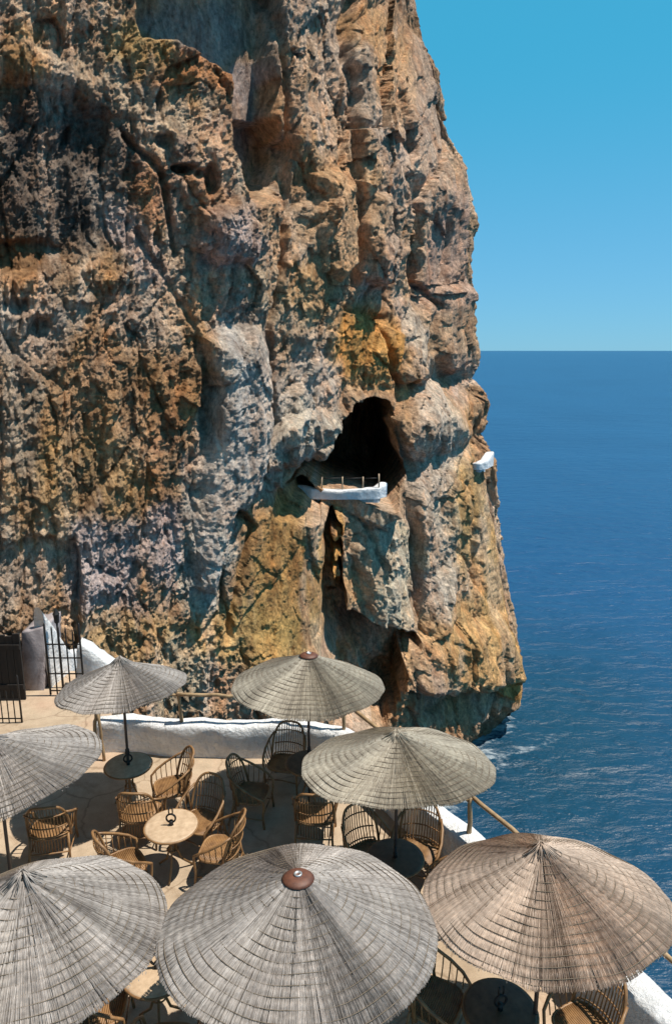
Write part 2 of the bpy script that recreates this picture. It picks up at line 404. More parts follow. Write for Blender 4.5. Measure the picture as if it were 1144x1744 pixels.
def cliff_colour(px, py, x, y, z, depth):
    sc = 30/np.clip(depth, 12, 60)                       # stains keep the grain of the rock they sit on
    jx = px + 26*fbm(x*.5*sc, y*.5*sc, z*.5*sc, 3, 301); jy = py + 34*fbm(x*.5*sc, y*.5*sc, z*.4*sc, 3, 331)
    base = np.array([0.30, 0.225, 0.155]); col = np.ones(px.shape+(3,), np.float32)*base
    def blend(wt, c):
        nonlocal col
        col = col*(1-wt[..., None]) + np.array(c, np.float32)*wt[..., None]
    n1 = fbm(x*.35*sc, y*.35*sc, z*.22*sc, 4, 401); n2 = fbm(x*.8*sc, y*.8*sc, z*.5*sc, 4, 431); n3 = fbm(x*1.3*sc, y*1.3*sc, z*.25*sc, 4, 461)
    blend(sstep(0.0, 0.45, n1)*.7, (0.36, 0.30, 0.24))
    blend(sstep(0.05, 0.5, -n1)*.75, (0.19, 0.125, 0.075))
    blend(sstep(0.1, 0.5, n2)*.55, (0.40, 0.25, 0.115))
    blend(sstep(0.15, 0.5, n3)*.45, (0.44, 0.40, 0.36))
    blend(sstep(0.15, 0.5, -n2)*.4, (0.30, 0.255, 0.25))
    v1 = fbm(x*.9*sc, y*.9*sc, z*.05*sc, 4, 501, .6); v2 = fbm(x*1.9*sc, y*1.9*sc, z*.08*sc, 4, 531, .6)
    blend(sstep(0.08, 0.4, v1)*.55, (0.46, 0.405, 0.35)); blend(sstep(0.12, 0.4, -v1)*.5, (0.17, 0.115, 0.075)); blend(sstep(.15, .45, v2)*.4, (0.40, 0.29, 0.19))
    def ell(cx, cy, rx, ry, c, wgt, ang=0):
        a = R(ang); u = (jx-cx)*math.cos(a)+(jy-cy)*math.sin(a); v = -(jx-cx)*math.sin(a)+(jy-cy)*math.cos(a)
        d = np.sqrt((u/rx)**2+(v/ry)**2); blend((1-sstep(0.6, 1.15, d))*wgt, c)
    pale = (0.56, 0.52, 0.47); lil = (0.40, 0.35, 0.355); och = (0.40, 0.265, 0.09); rust = (0.36, 0.165, 0.06); dg = (0.065, 0.062, 0.06); gg = (0.36, 0.345, 0.30)
    # dark face upper left with overhang shade in its colour, lit rim painted pale
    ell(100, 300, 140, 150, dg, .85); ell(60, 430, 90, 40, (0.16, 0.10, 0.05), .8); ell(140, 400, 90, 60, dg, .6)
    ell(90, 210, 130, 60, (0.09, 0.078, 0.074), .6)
    ell(40, 90, 60, 60, (0.45, 0.33, 0.17), .7, 40); ell(200, 150, 220, 26, (0.47, 0.40, 0.31), .8, 27); ell(380, 285, 60, 40, (0.47, 0.40, 0.32), .7)
    # smooth grey alcove
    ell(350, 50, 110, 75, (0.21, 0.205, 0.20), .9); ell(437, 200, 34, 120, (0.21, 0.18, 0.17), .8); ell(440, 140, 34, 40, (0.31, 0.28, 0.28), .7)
    ell(310, 120, 100, 40, rust, .75, 15); ell(240, 80, 60, 50, (0.36, 0.27, 0.12), .7)
    ell(290, 330, 70, 60, rust, .45); ell(380, 410, 60, 50, (0.52, 0.43, 0.40), .85); ell(240, 430, 40, 90, lil, .55, -25)
    # left knobbly tufa
    ell(50, 550, 75, 80, (0.42, 0.40, 0.37), .7); ell(240, 545, 60, 60, (0.50, 0.42, 0.35), .8)
    ell(150, 680, 200, 130, (0.24, 0.15, 0.075), .55); ell(120, 840, 160, 120, (0.25, 0.17, 0.07), .5); ell(300, 680, 70, 90, (0.22, 0.13, 0.06), .5)
    ell(180, 955, 70, 80, lil, .7); ell(280, 930, 45, 80, lil, .6); ell(30, 700, 50, 120, (0.27, 0.26, 0.23), .6)
    # pale calcite curtain
    ell(400, 620, 45, 110, (0.44, 0.42, 0.38), .9); ell(385, 740, 55, 120, (0.54, 0.50, 0.45), .9); ell(450, 760, 40, 120, (0.47, 0.44, 0.40), .7); ell(350, 930, 48, 90, (0.50, 0.48, 0.42), .85)
    ell(350, 1000, 40, 60, (0.52, 0.50, 0.42), .7)
    ell(470, 500, 60, 60, (0.40, 0.35, 0.27), .6)
    # rust and ochre above the cave
    ell(620, 580, 75, 70, (0.44, 0.25, 0.075), .85); ell(520, 480, 50, 60, (0.36, 0.24, 0.12), .7); ell(560, 370, 60, 120, (0.39, 0.27, 0.16), .6)
    ell(530, 730, 60, 60, (0.50, 0.48, 0.41), .85); ell(530, 640, 60, 60, (0.38, 0.34, 0.31), .7)
    ell(490, 200, 30, 150, (0.38, 0.22, 0.10), .65); ell(570, 130, 35, 140, (0.42, 0.33, 0.25), .6)
    # right flank: mauve-grey
    ell(680, 250, 70, 130, (0.38, 0.32, 0.28), .55); ell(660, 150, 60, 90, (0.40, 0.27, 0.15), .5); ell(760, 420, 60, 140, (0.25, 0.20, 0.19), .65); ell(740, 150, 50, 140, (0.24, 0.205, 0.18), .65)
    ell(640, 440, 40, 60, (0.28, 0.22, 0.18), .6); ell(760, 560, 50, 60, (0.24, 0.18, 0.12), .6); ell(700, 560, 20, 70, (0.46, 0.43, 0.38), .8)
    ell(740, 760, 40, 150, gg, .7); ell(650, 950, 55, 110, (0.47, 0.45, 0.35), .85); ell(745, 930, 30, 120, gg, .7)
    # ochre wall and foot
    ell(480, 980, 90, 130, (0.28, 0.185, 0.075), .9); ell(440, 1080, 130, 60, (0.34, 0.25, 0.10), .7); ell(800, 1080, 100, 80, (0.42, 0.29, 0.14), .9); ell(850, 980, 30, 140, (0.36, 0.25, 0.10), .8)
    ell(790, 870, 50, 120, (0.27, 0.21, 0.10), .6); ell(860, 1170, 40, 30, (0.48, 0.30, 0.11), .8)
    ell(570, 960, 16, 100, (0.48, 0.30, 0.11), .9)
    ell(250, 1100, 130, 60, (0.33, 0.25, 0.13), .7); ell(310, 1150, 60, 80, (0.37, 0.345, 0.27), .8); ell(150, 1060, 60, 30, (0.52, 0.43, 0.33), .7)
    # run-off streaks over everything
    blend(sstep(0.18, 0.5, v1)*.35, (0.50, 0.45, 0.40)); blend(sstep(0.2, 0.5, -v2)*.4, (0.16, 0.115, 0.08))
    # calcite curtains left of the cave and pinkish faces
    cal = sstep(-.25, .25, v1+.5*v2)
    def strip(poly, c, wgt, soft=16): blend(sstep(-soft, soft, poly_sd(jx, jy, poly))*wgt*(.55+.45*cal), c)
    strip([(372, 545), (455, 540), (462, 660), (470, 790), (440, 850), (405, 880), (385, 960), (368, 1030), (318, 1015), (328, 880), (352, 740), (372, 640)], (0.335, 0.345, 0.350), .92)
    strip([(480, 620), (575, 610), (575, 700), (560, 790), (480, 800), (462, 740)], (0.31, 0.315, 0.305), .8)
    strip([(600, 860), (665, 860), (694, 960), (694, 1060), (640, 1050), (606, 960)], (0.29, 0.295, 0.27), .75)
    strip([(130, 900), (235, 880), (240, 1040), (120, 1030)], (0.27, 0.255, 0.28), .75); strip([(255, 870), (320, 860), (310, 1000), (262, 1000)], (0.265, 0.25, 0.275), .7)
    strip([(340, 350), (430, 345), (428, 445), (350, 455)], (0.33, 0.305, 0.32), .75); strip([(700, 640), (750, 660), (765, 900), (770, 1050), (715, 1050), (690, 820)], (0.27, 0.265, 0.25), .65)
    wet = (1-sstep(-15.2, -13.6, z + .8*n2)); blend(wet*.75, (0.07, 0.06, 0.045))
    g = col.mean(-1, keepdims=True); col = (g + (col-g)*1.0)*np.array([1.92, 1.69, 1.51])
    col = col*np.minimum(1, 0.64/col.max(-1, keepdims=True))
    return np.clip(col, 0.02, 0.75)

def build_cliff():
    cv = catmull(PLAN); per = 60; ti = TIP*per
    cpx = proj(cv[:, 0], cv[:, 1], np.full(len(cv), 4.0))[0]
    lo = 3*per - 40
    vis = np.arange(lo, ti+1)
    pv = np.maximum.accumulate(cpx[vis])
    NV = 700
    iv = np.interp(np.linspace(pv[0], pv[-1], NV), pv, vis)
    idx = np.concatenate([np.linspace(0, lo-1, 26), iv, ti+np.geomspace(0.6, len(cv)-1-ti, 60)])
    bx = np.interp(idx, np.arange(len(cv)), cv[:, 0]); by = np.interp(idx, np.arange(len(cv)), cv[:, 1])
    wt = sstep(5*per, ti, idx)                              # how much a column follows the headland's end
    nrow = 860; ncol = len(idx)
    # rows: denser through the storeys that face the terrace
    def zat(yy, b): d = yy/(CP-b*SP); return CAM_Z-(SP+b*CP)*d
    yv = np.clip(by, 12, 46)
    zlo = np.maximum(zat(yv, (1265-CY)/FPX), -17.0); zhi = np.minimum(zat(yv*1.03, (-60-CY)/FPX), 34)
    t = np.linspace(0, 1, nrow)
    Z = np.stack([np.interp(t, [0, .04, .95, 1], [-18.5, a, b, 40]) for a, b in zip(zlo, zhi)], 1)
    lean = 0.17*Z; ytip = 43 + lean                                  # leans back as it rises
    _, pyt, dt = proj(Z*0, ytip, Z)
    xt = (np.interp(pyt, EY, EX)-CX)/FPX*dt - 0.55*sstep(5, 13, Z)
    X = bx[None, :] + (xt-12.3-0.35)*wt[None, :]
    Y = by[None, :] + lean*(0.75+0.25*wt)[None, :]
    # facing direction
    tipw = sstep(ti-120, ti, idx)[None, :]
    tx = np.gradient(bx); ty = np.gradient(by); l = np.sqrt(tx*tx+ty*ty); nx, ny = ty/l, -tx/l
    k = 1-sstep(ti-8, ti+30, idx); kl = sstep(lo-60, lo, idx); k = k*kl*0.55
    dx = nx*(1-k)+0.12*k; dy = ny*(1-k)-1.0*k; l = np.sqrt(dx*dx+dy*dy); dx, dy = dx/l, dy/l
    px, py, depth = proj(X, Y, Z)
    behind = sstep(ti, ti+20, idx)[None, :]
    px = px + behind*4000 - (1-sstep(lo-30, lo, idx))[None, :]*4000     # traced features only on the face that shows them
    nf = np.clip(depth/32, 0.42, 1.3)                        # near rock carries smaller relief
    fx, fy, fz = X/nf, Y/nf, Z/nf
    D = np.zeros(X.shape, np.float32)
    wx = X + .45*nf*fbm(fx*.5, fy*.5, fz*.3, 3, 71); wz = Z + .6*nf*fbm(fx*.5, fy*.5, fz*.4, 3, 91)
    gx, gy, gz = wx/nf, Y/nf, wz/nf
    right = sstep(380, 560, px)
    D += nf*0.7*fbm(gx*.11, gy*.11, gz*.08, 3, 1)
    D += nf*(0.38+0.42*right)*fbm(gx*.42, gy*.42, gz*.045, 4, 21, 0.55, True)          # vertical fluting
    D += nf*(0.13+0.18*right)*fbm(gx*1.5, gy*1.5, gz*.14, 4, 25, 0.6, True)
    b1, c1 = blocks(gx*.34, gy*.34, gz*.13, 41)
    D += nf*0.34*b1 - nf*0.16*np.exp(-(c1/.05)**2)
    b2, c2 = blocks(gx*.95+4, gy*.95, gz*.22, 61)
    D += nf*0.17*b2 - nf*0.07*np.exp(-(c2/.07)**2)
    b3, c3 = blocks(gx*2.6+4, gy*2.6, gz*.9, 83)
    D += nf*0.10*b3
    D += nf*0.30*fbm(gx*.5, gy*.5, gz*.28, 4, 121, 0.55) + nf*0.21*fbm(gx*1.7, gy*1.7, gz*(.35+.5*(1-right)), 5, 151, 0.68)
    tufa = (1-right)
    D += nf*0.15*fbm(fx*3.2, fy*3.2, fz*(.8+.7*tufa), 4, 251, 0.70, True) + nf*.075*fbm(fx*7, fy*7, fz*3, 3, 271, .75)       # sharp fretting
    D -= nf*(.10+.22*tufa)*np.clip(fbm(fx*3.4, fy*3.4, fz*2.2, 3, 291, .7)-.16, 0, 1)
    D += nf*tufa*0.15*fbm(gx*1.3, gy*1.3, gz*1.3, 4, 171, 0.65, True)                  # knobbly tufa left
    D -= nf*(0.12+.6*tufa)*0.5*np.clip(fbm(gx*1.8, gy*1.8, gz*1.3, 3, 191, .6)-.12, 0, 1)   # weathered pits
    # calmer where the photograph shows smooth rock
    jx = px + 7*fbm(fx*.7, fy*.7, fz*.6, 3, 201); jy = py + 9*fbm(fx*.7, fy*.7, fz*.6, 3, 231)
    def inside(poly, soft, off=0): return sstep(-soft, soft, poly_sd(jx, jy, poly)+off)
    alc = [(236, -60), (242, 55), (300, 68), (345, 92), (398, 122), (402, 255), (428, 330), (470, 318), (488, 252), (462, 200), (466, 100), (474, -60)]
    ochw = [(395, 905), (470, 880), (548, 885), (552, 1000), (552, 1105), (400, 1105)]
    calm = np.maximum(inside(alc, 14), 0.7*inside(ochw, 25))
    calm = np.maximum(calm, 0.5*inside([(372, 545), (455, 540), (470, 790), (405, 880), (368, 1030), (318, 1015), (328, 880), (352, 740)], 20))
    D = D*(1-.75*calm)*(1-.45*tipw)
    E = np.zeros(X.shape, np.float32)
    # rock masses and recesses traced from the photograph
    def pit(poly, dep, soft): 
        nonlocal D; D = D - dep*inside(poly, soft)
    def bulge(poly, h, soft):
        nonlocal D
        s = poly_sd(jx, jy, poly); D = D + h*np.sqrt(sstep(0, 1, np.clip(s/soft, 0, 1)))
    def groove(pl, dep, wpx):
        nonlocal D; D = D - dep*np.exp(-(line_d(jx, jy, pl)/wpx)**2)
    pit(alc, 1.3, 9); pit([(404, 205), (470, 215), (482, 300), (470, 335), (425, 340), (404, 262)], 0.8, 8)
    pit([(-200, 120), (50, 135), (120, 165), (190, 225), (218, 300), (222, 380), (205, 420), (120, 445), (-200, 470)], 0.35, 34)
    pit([(-200, 418), (60, 412), (108, 430), (95, 455), (40, 468), (-200, 470)], 0.35, 9)
    bulge([(-60, 20), (60, 70), (180, 130), (260, 185), (350, 228), (420, 265), (440, 330), (436, 440), (400, 455), (330, 380), (250, 300), (200, 225), (120, 165), (-60, 120)], 0.2, 40)
    bulge([(330, 350), (400, 330), (430, 380), (426, 440), (360, 455), (320, 420)], 0.5, 25)
    for cx, cy, rx, ry, dp in ((312, 284, 15, 8, .8), (352, 306, 9, 20, .7), (334, 296, 8, 8, .5), (268, 405, 8, 14, .4), (640, 745, 10, 20, .3), (70, 560, 18, 22, .35), (350, 690, 12, 60, .7), (275, 240, 16, 12, .4), (30, 520, 24, 14, .3)):
        D = D - dp*np.exp(-(((jx-cx)/rx)**2+((jy-cy)/ry)**2)**2)
    boul = [(452, 755), (474, 708), (508, 688), (546, 690), (562, 715), (552, 765), (524, 790), (480, 806), (456, 800)]
    E = E + 1.0*np.sqrt(sstep(0, 1, np.clip(poly_sd(jx, jy, boul)/22, 0, 1)))
    bulge([(336, 560), (440, 545), (470, 660), (462, 800), (430, 860), (400, 900), (372, 1010), (318, 1000), (325, 880), (350, 740)], 0.8, 40)
    bulge([(606, 330), (640, 330), (655, 420), (652, 480), (632, 494), (606, 470), (598, 400)], 0.8, 16)
    bulge([(515, 290), (590, 280), (592, 440), (560, 475), (530, 460), (522, 380)], 0.7, 20)
    bulge([(606, 870), (640, 850), (668, 900), (690, 960), (694, 1060), (640, 1058), (610, 1000), (596, 930)], 0.5, 18)
    bulge([(690, 640), (740, 640), (800, 720), (805, 800), (770, 1000), (770, 1075), (720, 1075), (700, 960), (682, 840)], 0.8, 30)
    bulge([(700, 1080), (770, 1050), (860, 1040), (880, 1150), (820, 1172), (740, 1185), (690, 1160)], 1.0, 30)
    bulge([(660, 660), (700, 560), (712, 500), (720, 480), (735, 520), (720, 600), (720, 640)], 0.6, 14)
    bulge([(735, 480), (800, 480), (800, 620), (760, 640), (735, 600)], 0.8, 18)
    groove([(598, -40), (597, 200), (592, 330), (594, 480)], 0.5, 6); groove([(655, 360), (662, 480), (650, 560), (664, 650), (690, 800), (704, 950), (708, 1070)], 0.9, 5)
    groove([(690, 300), (700, 480), (735, 520)], 0.8, 5); groove([(655, 100), (690, 200), (700, 330)], 0.6, 5); groove([(745, 180), (760, 300), (740, 480)], 0.6, 5)
    groove([(470, -20), (490, 240), (478, 380), (470, 480), (455, 560), (460, 760)], 0.6, 5); groove([(395, 870), (430, 900), (405, 1000), (395, 1090)], 0.5, 6)
    groove([(600, 860), (640, 960), (650, 1060)], 0.3, 4); groove([(790, 740), (795, 830), (800, 900), (812, 1000)], 0.8, 5)
    groove([(222, 380), (280, 470), (330, 560), (345, 700)], 0.2, 6); groove([(210, 230), (280, 300), (300, 430)], 0.4, 5)
    D = D + 0.5*(sstep(596, 604, jx)*(1-sstep(640, 700, jx)))*(1-sstep(430, 520, jy))
    # cave mouth, chimney slot, lower cave, niche, notch at the waterline, doorway on the left
    cave = [(490, 830), (510, 804), (540, 786), (560, 752), (573, 712), (600, 684), (625, 675), (648, 682), (664, 715), (672, 760), (680, 800), (670, 822), (660, 842), (600, 845), (540, 845), (515, 842)]
    def cut(poly, dep, soft):                                  # driven straight into the headland
        nonlocal E; E = E - dep*inside(poly, soft)
    # level sill under the cave balcony
    sill = inside([(480, 838), (665, 834), (676, 852), (645, 876), (560, 882), (490, 866)], 8); D = D*(1-.75*sill) + 0.1*sill
    kk = np.argmin((px-590)**2+(py-848)**2); E = E*(1-sill) + np.clip(Y-Y.ravel()[kk], -4, 4)*sill
    inn = inside(cave, 2.5)
    D = D*(1-inn*.7); E = E - 17.0*inn
    cut([(551, 890), (562, 876), (583, 898), (588, 950), (586, 1045), (560, 1060), (550, 1040)], 2.6, 3)
    for ya, yb, hh in ((903, 927, 2.0), (946, 962, 1.9), (980, 1000, 1.8)):
        E = E + hh*inside([(562, ya), (585, ya-5), (585, yb), (562, yb)], 3)
    cut([(551, 1045), (600, 1042), (640, 1055), (702, 1062), (696, 1092), (668, 1112), (662, 1190), (640, 1240), (560, 1240), (548, 1110)], 4.0, 5)
    cut([(462, 842), (500, 840), (536, 858), (540, 884), (470, 886)], 1.9, 5)
    cut([(640, 1165), (700, 1175), (770, 1180), (830, 1172), (862, 1190), (850, 1290), (600, 1290)], 0.8, 6)
    cut([(-300, 1085), (20, 1078), (38, 1100), (40, 1216), (-300, 1216)], 4.0, 3)
    P = np.stack([X + dx[None, :]*D, Y + dy[None, :]*D - E, Z - 0.22*np.clip(D, -2, 2.5)*kl[None, :] - 1.2*inn*sstep(780, 835, py)], -1)
    P[..., 2] = np.maximum(P[..., 2], -18.8)
    global CLIFF_PTS, CLIFF_FOOT
    foot = P[np.argmin(np.abs(P[..., 2]-SEA_Z), axis=0), np.arange(ncol)][300:-20:8]; CLIFF_FOOT = [(float(q[0]), float(q[1])) for q in foot]
    fpx, fpy, fd = proj(P[..., 0], P[..., 1], P[..., 2]); CLIFF_PTS = (fpx.ravel(), fpy.ravel(), fd.ravel(), P.reshape(-1, 3))
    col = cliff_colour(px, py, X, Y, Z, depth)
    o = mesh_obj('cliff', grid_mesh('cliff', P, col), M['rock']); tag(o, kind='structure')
build_cliff()
build_sea()
def on_cliff(px, py, rad=5):
    """the rock surface met in direction (px,py)"""
    a, b, d, P = CLIFF_PTS; k = np.where((a-px)**2+(b-py)**2 < rad*rad)[0]
    k = k[d[k] < d[k].min()+1.0]
    return Vector(P[k].mean(0))

# ------------------------------------------------------------------ terrace
WL = [at(222, 1219, 0.62), at(300, 1229, 0.62), at(420, 1229, 0.62), at(520, 1230, 0.62), at(585, 1241, 0.62)]
E1 = WL[-1]; E2 = at(800, 1428, 0.62); dirr = (E2-E1).normalized()
E3 = E2 + dirr*9.0
def build_terrace():
    left = [(-4.35, 11.35), (-4.45, 13.35), (-4.9, 14.6), (-7.6, 14.6), (-10.0, 9.5), (-12.5, 2), (-13, -4)]
    right = [(WL[0].x-0.5, WL[0].y+0.0)] + [(p.x, p.y) for p in WL] + [(E2.x, E2.y), (E3.x, E3.y), (E3.x-0.5, -4)]
    # outline pushed a hand's breadth under the parapets
    out = right[1:] + [(-13, -4)] + left[::-1][1:]
    n = len(out); m = MB()
    top = [(x, y, 0.0) for x, y in out]
    rings = [top]
    for z, k in ((-0.35, 1.0), (-3, 0.97), (-8, 0.94), (-17.5, 0.9)):
        cx = sum(p[0] for p in out)/n; cy = sum(p[1] for p in out)/n
        rings.append([(cx+(x-cx)*k, cy+(y-cy)*k, z) for x, y in out])
    b = 0
    m.v.extend(top); m.f.append(tuple(range(n)))
    me = m.mesh('terrace_floor', False); o = mesh_obj('terrace_floor', me, M['floor']); tag(o, kind='structure')
    m = MB(); m.quad_ring([[(x, y, z-0.006) for x, y, z in r] for r in rings], True, False)
    me = m.mesh('terrace_rock', False)
    a = me.color_attributes.new('Col', 'FLOAT_COLOR', 'POINT')
    for d in a.data: d.color = (0.3, 0.23, 0.15, 1)
    o = mesh_obj('terrace_rock', me, M['rock']); tag(o, kind='structure')
build_terrace()

def wall_mesh(path, thick, zt, zb=0.0, seed=1, side=1):
    """roughly plastered wall along a plan path, rounded uneven top"""
    pts = []
    for i in range(len(path)-1):
        a = Vector(path[i][:2]); b = Vector(path[i+1][:2]); n = max(2, int((b-a).length/0.07))
        for k in range(n): pts.append(a.lerp(b, k/n))
    pts.append(Vector(path[-1][:2])); n = len(pts)
    prof = [(0, 0), (0, .33), (0, .66), (0.0, .88), (.08, .97), (.25, 1.0), (.5, 1.01), (.75, 1.0), (.92, .97), (1, .88), (1, .6), (1, .3), (1, -0.5)]
    P = np.zeros((n, len(prof), 3))
    for i, p in enumerate(pts):
        d = (pts[min(i+1, n-1)]-pts[max(i-1, 0)]).normalized(); nrm = Vector((d.y, -d.x))*side
        zz = zt(i/(n-1)) if callable(zt) else zt
        for j, (a, h) in enumerate(prof):
            q = p - nrm*(a-.5)*thick
            P[i, j] = (q.x, q.y, zb + (zz-zb)*h)
    N = fbm(P[..., 0]*2.2, P[..., 1]*2.2, P[..., 2]*2.2, 4, seed)
    N2 = fbm(P[..., 0]*1.1, P[..., 1]*1.1, P[..., 2]*1.1, 2, seed+5)
    up = np.array([p[1] for p in prof])[None, :] > .5
    P[..., 2] += up*(0.035*N+0.05*N2); P[..., 0] += 0.03*N; P[..., 1] += 0.03*N2+0.02*N
    c0 = np.repeat(P[:1].mean(1, keepdims=True), P.shape[1], 1); c1 = np.repeat(P[-1:].mean(1, keepdims=True), P.shape[1], 1)
    return grid_mesh('wall', np.concatenate([c0, P[:1], P, P[-1:], c1], 0))
o = mesh_obj('parapet_wall', wall_mesh([(WL[0].x-.62, WL[0].y-.05)]+[(p.x, p.y) for p in WL]+[(E1.x+dirr.x*.6, E1.y+dirr.y*.6)], 0.30, 0.62, seed=3), M['white'])
tag(o, 'low whitewashed parapet closing the far end of the terrace', 'wall', 'terrace parapets')
p0 = E1 + dirr*0.62
o = mesh_obj('parapet_wall', wall_mesh([(p0.x, p0.y), (E2.x, E2.y), (E3.x, E3.y)], 0.36, 0.62, seed=13), M['white'])
tag(o, 'low whitewashed parapet running along the sea side beneath the parasols', 'wall', 'terrace parapets')

# ---- log railing on the parapets
def log(a, b, r0, r1, wob=0.02, n=8, seed=0):
    rr = random.Random(seed); a = Vector(a); b = Vector(b); pts = []; rad = []
    for i in range(n):
        t = i/(n-1); p = a.lerp(b, t)
        if 0 < i < n-1: p += Vector((rr.uniform(-wob, wob), rr.uniform(-wob, wob), rr.uniform(-wob, wob)*.7))
        pts.append(p); rad.append((r0+(r1-r0)*t)*rr.uniform(.88, 1.12))
    return MB().tube(pts, rad, 7)
def railing(label, posts, rails, loc):
    t = empty('log_railing', loc); tag(t, label, 'railing', 'log railings on the parapet')
    l = Vector(loc)
    for i, (a, b) in enumerate(posts): log(Vector(a)-l, Vector(b)-l, .035, .028, .012, 6, 10+i).build('post', M['log'], t)
    for i, (a, b) in enumerate(rails): log(Vector(a)-l, Vector(b)-l, .032, .026, .02, 10, 40+i).build('rail', M['log'], t)
ZR = 1.16
def up(v, z): return Vector((v.x, v.y, z))
pA = Vector((WL[0].x-.55, WL[0].y-.05, 0)); pB = at(310, 1231, .6); pC = at(492, 1231, .6); pD = E1.copy()
railing('thin log rail on posts along the far whitewashed parapet',
        [((pA.x, pA.y, .6), (pA.x+.03, pA.y, ZR)), ((pB.x, pB.y, .58), (pB.x-.04, pB.y, ZR+.02)), ((pC.x, pC.y, .58), (pC.x, pC.y, ZR)), ((pD.x, pD.y, .58), (pD.x+.02, pD.y, ZR))],
        [((pA.x-.1, pA.y, ZR-.05), (pB.x+.1, pB.y, ZR-.02)), ((pB.x-.05, pB.y-.03, ZR), (pC.x+.1, pC.y, ZR-.06)), ((pC.x-.1, pC.y, ZR-.02), (pD.x+.08, pD.y, ZR-.03))],
        (pA.x, pA.y, .6))
q0 = E1 + dirr*1.5; q1 = at(798, 1424, .6); q2 = q1+dirr*2.3; q3 = q2+dirr*2.2
railing('thick log rail on posts along the sea-side whitewashed parapet',
        [(up(q, .58), up(q, ZR+.03)) for q in (q1, q2, q3)],
        [(up(E1+dirr*.12, ZR-.02), up(q1-dirr*.02, ZR-.04)), (up(q1-dirr*.1+Vector((.05, 0, 0)), ZR+.02), up(q2+dirr*.1, ZR-.02)), (up(q2-dirr*.1, ZR+.03), up(q3+dirr*.1, ZR-.02))],
        tuple(up(q1, .6)))
# lone leaning post pair at the path end of the parapet
t = empty('leaning_post', (-4.25, 11.0, 0)); tag(t, 'pair of short leaning log posts where the parapet meets the path', 'post')
log((0.02, 0.1, 0), (.10, .12, 1.0), .035, .028, .012, 6, 71).build('post', M['log'], t)
log((.2, .05, 0), (.13, .1, .95), .03, .025, .012, 6, 72).build('brace', M['log'], t)

# ------------------------------------------------------------------ gate, white stair walls, grille
def build_gate():
    Y = 13.45
    tl = atY(76, 1072, Y); br = atY(133, 1193, Y)
    x0, x1 = tl.x, atY(136, 1085, Y).x
    t = empty('iron_gate', ((x0+x1)/2, Y, 0)); tag(t, 'black iron bar gate in front of the whitewashed stair', 'gate')
    c = (x0+x1)/2; wdt = x1-x0; ztop = tl.z
    n = 6
    for i in range(n):
        x = -wdt/2 + wdt*i/(n-1); r = 0.021 if i in (0, n-1) else 0.015
        zt = ztop + (0.10 if i in (0, n-1) else 0.03*math.sin(i))
        MB().tube([(x, 0, 0.02), (x, 0, zt*.5), (x, 0, zt), (x, 0, zt+.05)], [r, r, r, .002], 6).build('bar', M['iron'], t)
    for z in (0.12, 0.5, 0.85, 1.15):
        MB().box((-wdt/2-.01, -.028, z-.014), (wdt/2+.01, -.018, z+.014)).build('cross_rail', M['iron'], t, False)
    # lamp post with lantern head rising behind the gate
    t2 = empty('lantern_post', (atY(101, 1100, Y+.35).x, Y+.35, 0)); tag(t2, 'black iron lantern post standing behind the bar gate', 'lamp')
    ztp = atY(100, 1062, Y+.35).z
    MB().tube([(0, 0, 0), (0, 0, ztp)], .022, 8).build('post', M['iron'], t2)
    MB().lathe([(.02, ztp), (.05, ztp+.03), (.065, ztp+.20), (.075, ztp+.21), (.03, ztp+.29), (.006, ztp+.34)], 8).build('lantern', M['iron'], t2, False)
build_gate()

def rough_prism(name, poly, Y0, Y1, seed, amp=0.04):
    """whitewashed masonry mass: upright outline at y=Y0, thick towards Y1"""
    m = MB(); n = len(poly)
    # resample outline
    out = []
    for i in range(n):
        a = Vector(poly[i]); b = Vector(poly[(i+1) % n]); k = max(1, int((b-a).length/0.09))
        for j in range(k): out.append(a.lerp(b, j/k))
    n = len(out); rr = random.Random(seed)
    rings = []
    cx = sum(p.x for p in out)/n; cz = sum(p.y for p in out)/n
    rings.append([(cx+(p.x-cx)*.96+rr.uniform(-1, 1)*amp*.4, Y0-.03, cz+(p.y-cz)*.96) for p in out])
    for k in range(4):
        t = k/3
        rings.append([(p.x+rr.uniform(-1, 1)*amp*.5, Y0+(Y1-Y0)*t, p.y+rr.uniform(-1, 1)*amp*.5) for p in out])
    m.quad_ring(rings)
    return m.mesh(name, True)
def px_poly(pts, Y): return [(atY(a, b, Y).x, atY(a, b, Y).z) for a, b in pts]
sa = atY(82, 1200, 13.75); sb = atY(134, 1180, 15.0); sz0 = atY(86, 1036, 13.75).z; sz1 = atY(134, 1104, 15.0).z
o = mesh_obj('stair_wall', wall_mesh([(sa.x-.02, sa.y), (sb.x, sb.y)], .22, lambda q: sz0+(sz1-sz0)*min(1, q*1.25), -.1, seed=31), M['white'])
tag(o, 'sunlit whitewashed wall rising behind the bar gate', 'wall')
o = mesh_obj('stair_wall', rough_prism('stair_wall', px_poly([(128, 1215), (132, 1096), (150, 1104), (190, 1132), (196, 1160), (200, 1215)], 13.75), 13.75, 14.05, 6), M['white'])
tag(o, 'whitewashed wall with sloping top to the right of the bar gate', 'wall')
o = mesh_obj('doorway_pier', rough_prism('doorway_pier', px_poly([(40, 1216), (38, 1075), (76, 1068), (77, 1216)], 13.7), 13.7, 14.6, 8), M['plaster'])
tag(o, 'pier with shade and stain coloured grey, between dark doorway and bar gate', 'wall')
